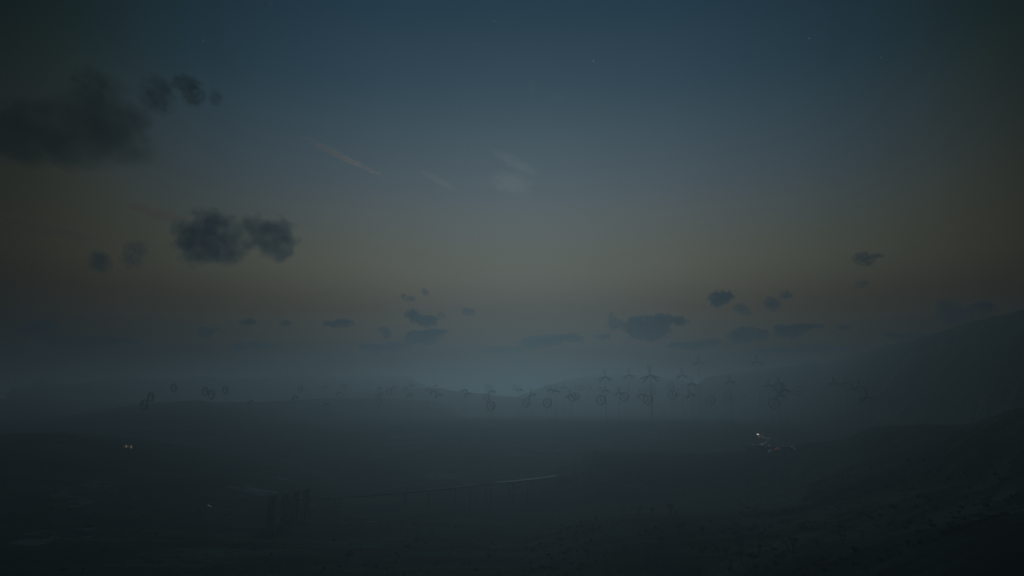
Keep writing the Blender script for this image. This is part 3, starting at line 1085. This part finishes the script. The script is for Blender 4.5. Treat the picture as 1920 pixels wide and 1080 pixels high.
sl.shadow_soft_size = 0.1
slo = bpy.data.objects.new('headlight_beam', sl)
C.objects.link(slo)
slo.parent = car
slo.location = (2.35, 0, .66)
slo.rotation_euler = (0, R(-82), 0)

# ------------------------------------------------------------------ clouds
def cloud_mat(name, dens, col, fields, g=0.2, nscale=3.0, amp=1.1, stretch=(1, 1, 1)):
    """soft vapour: each puff thins towards its rim and noise frays it"""
    m, nt, out = new_mat(name)
    N, L = nt.nodes, nt.links
    v = N.new('ShaderNodeVolumePrincipled')
    v.inputs['Color'].default_value = (*col, 1)
    v.inputs['Anisotropy'].default_value = g
    tc = N.new('ShaderNodeTexCoord')
    mp = N.new('ShaderNodeMapping')
    mp.inputs['Scale'].default_value = stretch
    nz = N.new('ShaderNodeTexNoise')
    nz.inputs['Scale'].default_value = nscale
    nz.inputs['Detail'].default_value = 4
    nz.inputs['Roughness'].default_value = 0.55
    L.new(tc.outputs['Object'], mp.inputs['Vector'])
    L.new(mp.outputs['Vector'], nz.inputs['Vector'])

    def mth(op, a, c=None, clamp=False):
        q = N.new('ShaderNodeMath')
        q.operation = op
        q.use_clamp = clamp
        for s, x in zip(q.inputs, (a, c)):
            if x is None:
                continue
            if isinstance(x, (int, float)):
                s.default_value = x
            else:
                L.new(x, s)
        return q.outputs[0]
    tot = None
    for p, r, an in fields:
        # into the puff's own frame
        vm = N.new('ShaderNodeVectorMath')
        vm.operation = 'SUBTRACT'
        L.new(tc.outputs['Object'], vm.inputs[0])
        vm.inputs[1].default_value = p
        src = vm.outputs[0]
        if an:
            vr = N.new('ShaderNodeVectorRotate')
            vr.rotation_type = 'Y_AXIS'
            vr.inputs['Angle'].default_value = an
            L.new(src, vr.inputs['Vector'])
            src = vr.outputs[0]
        dv = N.new('ShaderNodeVectorMath')
        dv.operation = 'DIVIDE'
        L.new(src, dv.inputs[0])
        dv.inputs[1].default_value = r
        ln = N.new('ShaderNodeVectorMath')
        ln.operation = 'DOT_PRODUCT'
        L.new(dv.outputs[0], ln.inputs[0])
        L.new(dv.outputs[0], ln.inputs[1])
        f = mth('SUBTRACT', 1.0, ln.outputs['Value'], True)
        tot = f if tot is None else mth('MAXIMUM', tot, f) if len(fields) > 30 else mth('ADD', mth('MAXIMUM', tot, f), mth('MULTIPLY', mth('MINIMUM', tot, f), 0.35))
    nn = mth('MULTIPLY', mth('SUBTRACT', nz.outputs['Fac'], 0.5), amp)
    mr = N.new('ShaderNodeMapRange')
    mr.interpolation_type = 'SMOOTHSTEP'
    mr.inputs['From Min'].default_value = 0.12
    mr.inputs['From Max'].default_value = 1.15
    mr.inputs['To Min'].default_value = 0.0
    mr.inputs['To Max'].default_value = dens
    L.new(mth('ADD', mth('MINIMUM', tot, 0.78), nn), mr.inputs['Value'])
    L.new(mr.outputs['Result'], v.inputs['Density'])
    L.new(v.outputs['Volume'], out.inputs['Volume'])
    return m


def ico(sub=3):
    bm = bmesh.new()
    bmesh.ops.create_icosphere(bm, subdivisions=sub, radius=1.0)
    vs = [v.co.copy() for v in bm.verts]
    fs = [tuple(v.index for v in f.verts) for f in bm.faces]
    bm.free()
    return vs, fs


ICO = ico(3)
tex = bpy.data.textures.new('puff', 'CLOUDS')
tex.noise_scale = 0.45
tex.noise_depth = 3


def cloud(name, blobs, d, tau, label, cat, group=None, col=(0.15, 0.34, 0.55), disp=0.0, depth=1.0, g=0.2, nscale=2.2, amp=3.0, stretch=(1, 1, 1)):
    k = d / 1200.0
    cx = sum(b[0] for b in blobs) / len(blobs)
    cy = sum(b[1] for b in blobs) / len(blobs)
    c = at(cx, cy, d)
    unit = max(max(b[2], b[3]) for b in blobs) * k       # model in units of the largest puff
    mb = MB()
    fields = []
    for b in blobs:
        px, py, rx, ry = b[:4]
        an = R(b[4]) if len(b) > 4 else 0.0
        p = (at(px, py, d) - c) / unit
        sx, sz = rx * k / unit, ry * k / unit
        sy = depth * math.sqrt(sx * sz)
        p.y += random.uniform(-0.2, 0.2) * sy
        fields.append((p.copy(), (sx * 1.45, sy * 1.45, sz * 1.45), an))
        vs = []
        for v in ICO[0]:
            x, y, z = v.x * sx * 1.44, v.y * sy * 1.44, v.z * sz * 1.44
            x, z = x * math.cos(an) - z * math.sin(an), x * math.sin(an) + z * math.cos(an)
            vs.append(Vector((p.x + x, p.y + y, p.z + z)))
        mb.add(vs, ICO[1])
    o = mb.build(name, None)
    small = min(min(b[2], b[3]) for b in blobs) * k / unit
    if len(blobs) > 1:
        md = o.modifiers.new('r', 'REMESH')
        md.mode = 'VOXEL'
        md.voxel_size = max(small / 4.0, 0.035)
    if disp:
        d2 = o.modifiers.new('d', 'DISPLACE')
        d2.texture = tex
        d2.texture_coords = 'LOCAL'
        d2.strength = disp * max(small, 0.3)
        d2.mid_level = 0.4
    sm = o.modifiers.new('s', 'SMOOTH')
    sm.iterations = 2
    sm.factor = 0.5
    dg = bpy.context.evaluated_depsgraph_get()
    me = bpy.data.meshes.new_from_object(o.evaluated_get(dg))
    o.modifiers.clear()
    old = o.data
    o.data = me
    bpy.data.meshes.remove(old)
    me.name = name
    me.polygons.foreach_set('use_smooth', [True] * len(me.polygons))
    o.location = c
    o.scale = (unit, unit, unit)
    thick = 2 * max(small, 0.45 * math.sqrt(max(b[3] for b in blobs) * k / unit * small)) * depth * unit
    me.materials.clear()
    me.materials.append(cloud_mat(name + '_vapour', 0.75 * tau / thick, col, fields, g, nscale, amp, stretch))
    tag(o, label, cat, group)
    return o


CG = 'small dark clouds low over the horizon'
cloud('cloud', [(40, 245, 95, 48), (140, 235, 90, 55), (215, 232, 58, 66), (235, 275, 48, 32), (110, 275, 110, 32)], 6000, 0.85,
      'largest soft dark cloud bank at the upper left edge of the sky', 'cloud', col=(0.08, 0.15, 0.15))
cloud('cloud', [(168, 165, 34, 34), (182, 148, 20, 20)], 6000, 0.7, 'soft dark puff rising over the big left cloud bank', 'cloud', col=(0.08, 0.15, 0.15))
cloud('cloud', [(292, 178, 28, 34), (300, 160, 16, 18)], 6000, 0.8, 'very faint vertical wisp between two upper left puffs', 'cloud', col=(0.08, 0.15, 0.15))
cloud('cloud', [(350, 157, 25, 15), (362, 178, 18, 22), (340, 152, 12, 9)], 6000, 0.75, 'small ragged dark puff high above the two-lobed cloud', 'cloud', col=(0.08, 0.15, 0.15))
cloud('cloud', [(404, 183, 12, 15)], 6000, 0.9, 'tiny faint puff right of the ragged high puff', 'cloud', col=(0.08, 0.15, 0.15))
cloud('cloud', [(385, 440, 46, 40), (370, 458, 38, 34), (398, 412, 22, 18), (415, 472, 40, 22), (432, 430, 22, 22), (452, 455, 22, 14), (475, 420, 22, 18), (516, 447, 36, 34), (492, 438, 24, 22),
                (478, 460, 26, 10), (520, 472, 26, 16), (450, 410, 20, 6)], 8000, 0.62, 'big dark two-lobed cloud standing alone left of centre', 'cloud', depth=1.0, nscale=1.9, amp=3.8)
cloud('cloud', [(258, 468, 20, 16), (250, 485, 18, 18)], 9000, 1.0, 'small dark puff left of the two-lobed cloud', 'cloud')
cloud('cloud', [(188, 492, 17, 19), (180, 480, 9, 10)], 9000, 1.0, 'small dark puff farthest left at the two-lobed cloud height', 'cloud')
low = [([(465, 605, 15, 5), (468, 602, 7, 6)], 1.6, 'tiny dark cloudlet, left one of two below the two-lobed cloud'),
       ([(535, 606, 11, 6)], 1.3, 'tiny dark cloudlet, right one of two below the two-lobed cloud'),
       ([(385, 622, 14, 9), (402, 618, 10, 5)], 1.0, 'faint grey cloudlet low at left, under the two cloudlets'),
       ([(622, 607, 16, 6), (642, 606, 17, 7)], 1.8, 'flat dark cloudlet low, left of the middle cloud group'),
       ([(470, 648, 36, 5), (440, 655, 24, 3)], 1.2, 'thin pale streak cloud just above the far left mesa'),
       ([(110, 638, 40, 6), (160, 640, 50, 9), (220, 640, 35, 6)], 1.6, 'long dark streak cloud low at the left edge'),
       ([(78, 612, 28, 9), (60, 620, 24, 6)], 1.0, 'ragged dim cloud above the long left streak'),
       ([(757, 556, 5, 6), (770, 561, 9, 5)], 0.9, 'tiny pale double puff above the middle cloud group'),
       ([(796, 545, 5, 5), (799, 550, 6, 4)], 0.8, 'tiniest pale puff, highest of the middle cloud group'),
       ([(773, 589, 13, 8), (781, 597, 12, 9), (802, 603, 16, 9), (808, 599, 10, 5)], 1.9, 'dark slanted cloud in the middle group'),
       ([(827, 592, 8, 8)], 0.9, 'faint puff at the right end of the slanted cloud'),
       ([(720, 619, 11, 6), (726, 628, 9, 8)], 1.5, 'wedge-shaped cloudlet left of the middle group'),
       ([(805, 623, 26, 6), (790, 633, 30, 10), (825, 622, 14, 4)], 1.7, 'wide dark cloud, lowest of the middle group'),
       ([(700, 651, 24, 8), (735, 650, 30, 7)], 1.5, 'flat slab cloud just above the left mesa'),
       ([(873, 583, 7, 7), (884, 585, 7, 7)], 1.6, 'small dark twin puff just left of centre'),
       ([(998, 643, 20, 10), (1030, 637, 26, 9), (1070, 634, 24, 7)], 1.7, 'long flat dark cloud right of centre low over the fog'),
       ([(1132, 631, 13, 5)], 1.2, 'tiny dark dash right of the long flat cloud'),
       ([(1147, 596, 8, 9), (1155, 609, 16, 8)], 1.5, 'upright puff at the left end of the big right cloud'),
       ([(1195, 614, 22, 17), (1222, 615, 30, 20), (1240, 601, 18, 13), (1270, 602, 20, 8), (1200, 605, 12, 9)], 2.3, 'biggest low cloud, dark and heaped, over the rounded hill'),
       ([(1350, 559, 18, 12), (1357, 556, 15, 10), (1342, 568, 10, 7)], 2.2, 'compact dark round cloud alone at right of centre'),
       ([(1388, 578, 12, 8), (1397, 586, 12, 6)], 0.8, 'faint smudge below the compact round cloud'),
       ([(1448, 569, 15, 12), (1472, 553, 12, 8)], 1.0, 'faint grey puff right of the compact round cloud'),
       ([(1400, 618, 16, 7), (1388, 630, 20, 12), (1420, 628, 18, 10)], 1.7, 'heaped dark cloud low, between the two high turbines'),
       ([(1505, 613, 28, 5), (1480, 620, 26, 11)], 1.7, 'flat-topped dark cloud low at right'),
       ([(1582, 614, 13, 6)], 1.1, 'small dim cloudlet right of the flat-topped cloud'),
       ([(1618, 484, 16, 11), (1628, 489, 12, 9), (1642, 480, 12, 5)], 0.5, 'ragged dark puff, higher of two at far right'),
       ([(1614, 534, 9, 7), (1622, 529, 7, 6)], 0.5, 'tiny dark puff, lower of two at far right'),
       ([(1775, 575, 20, 12), (1795, 590, 28, 17), (1842, 577, 24, 12)], 0.8, 'broad dim cloud resting above the right-hand slope'),
       ([(1290, 648, 38, 6), (1330, 640, 24, 4)], 1.3, 'long dim streak below the biggest low cloud'),
       ([(1460, 655, 40, 5), (1520, 654, 50, 5)], 1.2, 'longest thin streak cloud low at right over the slope foot'),
       ([(950, 657, 34, 5)], 0.9, 'faint thin streak just left of the long flat cloud'),
       ([(1690, 629, 30, 6), (1720, 630, 16, 4)], 0.9, 'dim streak touching the right-hand slope skyline')]
for blobs, tau, lab in low:
    cloud('cloud', blobs, 13000, tau * 1.6, lab, 'cloud', CG, depth=1.0, nscale=1.9, amp=3.8)

cirr = [([(648, 297, 62, 3.6, -25)], 0.06, 'bright pinkish cirrus streak slanting down, left of centre'),
        ([(600, 270, 40, 4, -22)], 0.035, 'faint upper tail of the slanting pink cirrus streak'),
        ([(958, 343, 36, 17, -10)], 0.032, 'soft pinkish cirrus tuft near the picture centre'),
        ([(965, 305, 46, 9, -28)], 0.016, 'thin cirrus veil above the pinkish tuft'),
        ([(825, 340, 34, 6, -28)], 0.02, 'faint pinkish cirrus dash left of the central tuft'),
        ([(300, 402, 56, 8, -14)], 0.085, 'pinkish cirrus streak ending at the two-lobed cloud'),
        ([(75, 425, 110, 10, -13)], 0.07, 'long warm cirrus band at the left edge'),
        ([(118, 315, 38, 4, -20)], 0.045, 'short warm cirrus dash below the big left cloud bank'),
        ([(1048, 182, 12, 9, 20)], 0.01, 'very faint small cirrus patch high at centre'),
        ([(998, 160, 7, 14, 0)], 0.01, 'very faint upright cirrus wisp high at centre')]
for blobs, tau, lab in cirr:
    cloud('cirrus_cloud', blobs, 15000, tau * (7.0 if tau > .045 else 4.0), lab, 'cloud', 'pinkish cirrus wisps', col=(1.0, 0.66, 0.54), disp=0.0, depth=1.0, g=0.8, nscale=3.0, amp=3.6, stretch=(0.7, 1, 5.0))

# ------------------------------------------------------------------ haze
SIG = 0.00105
hz_top = 154.0
hv = [(-9500, -9300, -60), (9500, -9300, -60), (9500, 9300, -60), (-9500, 9300, -60), (-9500, -9300, hz_top), (9500, -9300, hz_top), (9500, 9300, hz_top), (-9500, 9300, hz_top)]
m, nt, out = new_mat('haze_air')
v = nt.nodes.new('ShaderNodeVolumePrincipled')
v.inputs['Color'].default_value = (0.90, 0.95, 1.0, 1)
v.inputs['Density'].default_value = SIG
v.inputs['Anisotropy'].default_value = 0.70
nt.links.new(v.outputs['Volume'], out.inputs['Volume'])
hz = mesh_obj('haze', hv, [(3, 2, 1, 0), (4, 5, 6, 7), (0, 1, 5, 4), (1, 2, 6, 5), (2, 3, 7, 6), (3, 0, 4, 7)], m)
tag(hz, 'blue evening haze filling the valley', kind='stuff')

# ------------------------------------------------------------------ world: dusk sky
w = bpy.data.worlds.new('World')
SC.world = w
w.use_nodes = True
nt = w.node_tree
nt.nodes.clear()
N, L = nt.nodes, nt.links
out = N.new('ShaderNodeOutputWorld')
tc = N.new('ShaderNodeTexCoord')
sep = N.new('ShaderNodeSeparateXYZ')
L.new(tc.outputs['Generated'], sep.inputs[0])


def wm(op, a, c=None, d=None, clamp=False):
    q = N.new('ShaderNodeMath')
    q.operation = op
    q.use_clamp = clamp
    for s, v in zip(q.inputs, (a, c, d)):
        if v is None:
            continue
        if isinstance(v, (int, float)):
            s.default_value = v
        else:
            L.new(v, s)
    return q.outputs[0]


def wramp(fac, stops):
    cr = N.new('ShaderNodeValToRGB')
    cr.color_ramp.interpolation = 'CARDINAL'
    el = cr.color_ramp.elements
    while len(el) < len(stops):
        el.new(0.5)
    for e, (p, c) in zip(el, stops):
        e.position = p
        e.color = c
    L.new(fac, cr.inputs['Fac'])
    return cr.outputs['Color']


SUN_EL = 18.0
GLOW_AZ = math.atan((985 - 960) / 1200.0)
elev = wm('ARCSINE', sep.outputs[2])
ef = wm('MULTIPLY_ADD', elev, 180 / math.pi / 100.0, 0.1)          # -10..90 degrees -> 0..1
W = 1.0
EL = [(-10, (.001, .001, .001)), (0, (.004, .002, .001)), (3.5, (.004, .002, .001)), (5.2, (.022, .011, .003)), (6.8, (.041, .026, .009)), (8.4, (.051, .033, .012)), (10.8, (.079, .067, .038)), (14, (.081, .081, .062)),
      (18.2, (.062, .078, .088)), (25.5, (.028, .056, .078)), (31.5, (.0145, .039, .061)), (40, (.008, .028, .052)), (60, (.010, .034, .050)), (90, (.012, .039, .054))]
vert = wramp(ef, [((e + 10) / 100.0, (*c, 1)) for e, c in EL])
az = wm('SUBTRACT', wm('ARCTAN2', sep.outputs[0], sep.outputs[1]), GLOW_AZ)
az = wm('ABSOLUTE', az)
af = wm('MULTIPLY', az, 1 / math.pi, clamp=True)
AZ = [(0, (1.0, 1.0, 1.0)), (8, (.99, .99, .99)), (15, (.95, .96, .97)), (25, (.69, .75, .76)), (30, (.535, .58, .56)), (34, (.44, .45, .385)), (38, (.315, .30, .21)), (42, (.19, .185, .125)),
      (50, (.09, .09, .08)), (70, (.05, .06, .06)), (180, (.03, .035, .04))]
hor = wramp(af, [(a_ / 180.0, (c[0], c[1], c[2], 1)) for a_, c in AZ])
mx = N.new('ShaderNodeMix')
mx.data_type = 'RGBA'
mx.blend_type = 'MULTIPLY'
mx.inputs['Factor'].default_value = 1.0
L.new(vert, mx.inputs[6])
L.new(hor, mx.inputs[7])
col = mx.outputs[2]
# first stars
STARS = [(927, 39, .05), (889, 83, .05), (731, 101, .04), (1035, 65, .04), (1112.5, 114.5, .13), (1069, 83, .03), (959, 139, .035), (1175, 165, .03), (993.5, 217, .04), (1217, 103, .02),
         (1139, 185, .02), (1069, 261, .03), (1267, 333, .04), (819, 329, .03), (507, 8, .04), (381, 76, .04), (1517, 72, .05), (1652, 108, .03), (1411, 90, .02), (1253, 233, .02), (1190, 342, .02), (553, 401, .03)]
for px, py, s in STARS:
    d = ray(px, py).normalized()
    dp = N.new('ShaderNodeVectorMath')
    dp.operation = 'DOT_PRODUCT'
    L.new(tc.outputs['Generated'], dp.inputs[0])
    dp.inputs[1].default_value = d
    gt = wm('GREATER_THAN', dp.outputs['Value'], math.cos(R(0.045)))
    stc = N.new('ShaderNodeMix')
    stc.data_type = 'RGBA'
    stc.blend_type = 'ADD'
    L.new(gt, stc.inputs['Factor'])
    L.new(col, stc.inputs[6])
    stc.inputs[7].default_value = (s * 2.2, s * 2.3, s * 2.2, 1)
    col = stc.outputs[2]
bg = N.new('ShaderNodeBackground')
L.new(col, bg.inputs['Color'])
bg.inputs['Strength'].default_value = W
sky = N.new('ShaderNodeTexSky')
sky.sky_type = 'NISHITA'
sky.sun_disc = False
sky.sun_elevation = R(SUN_EL)
sky.sun_rotation = GLOW_AZ
bg2 = N.new('ShaderNodeBackground')
L.new(sky.outputs['Color'], bg2.inputs['Color'])
bg2.inputs['Strength'].default_value = 0.0003
ad = N.new('ShaderNodeAddShader')
L.new(bg.outputs[0], ad.inputs[0])
L.new(bg2.outputs[0], ad.inputs[1])
L.new(ad.outputs[0], out.inputs['Surface'])

# ------------------------------------------------------------------ last light of the sun
su = bpy.data.lights.new('sun', 'SUN')
su.energy = 0.157
su.angle = R(2.0)
su.color = (0.59, 0.90, 1.0)
so = bpy.data.objects.new('sun', su)
C.objects.link(so)
sd = Vector((math.sin(GLOW_AZ) * math.cos(R(SUN_EL)), math.cos(GLOW_AZ) * math.cos(R(SUN_EL)), math.sin(R(SUN_EL))))
so.rotation_euler = (-sd).to_track_quat('-Z', 'Y').to_euler()
so.location = (0, 0, 900)

# ------------------------------------------------------------------ camera, view
cd = bpy.data.cameras.new('camera')
cd.sensor_width = 36.0
cd.lens = 36.0 * FOC / 1920.0
cd.clip_start = 0.1
cd.clip_end = 80000
co = bpy.data.objects.new('camera', cd)
C.objects.link(co)
co.location = (0, 0, CAMZ)
co.rotation_euler = (math.pi / 2 + PITCH, 0, 0)
SC.camera = co

vs_ = SC.view_settings
SC.display_settings.display_device = 'sRGB'
vs_.view_transform = 'Standard'
vs_.look = 'None'
vs_.exposure = 0.0
vs_.gamma = 1.0
SC.cycles.use_denoising = True
SC.cycles.volume_bounces = 3
SC.cycles.max_bounces = 6
SC.cycles.sample_clamp_indirect = 2.0
SC.cycles.volume_max_steps = 256
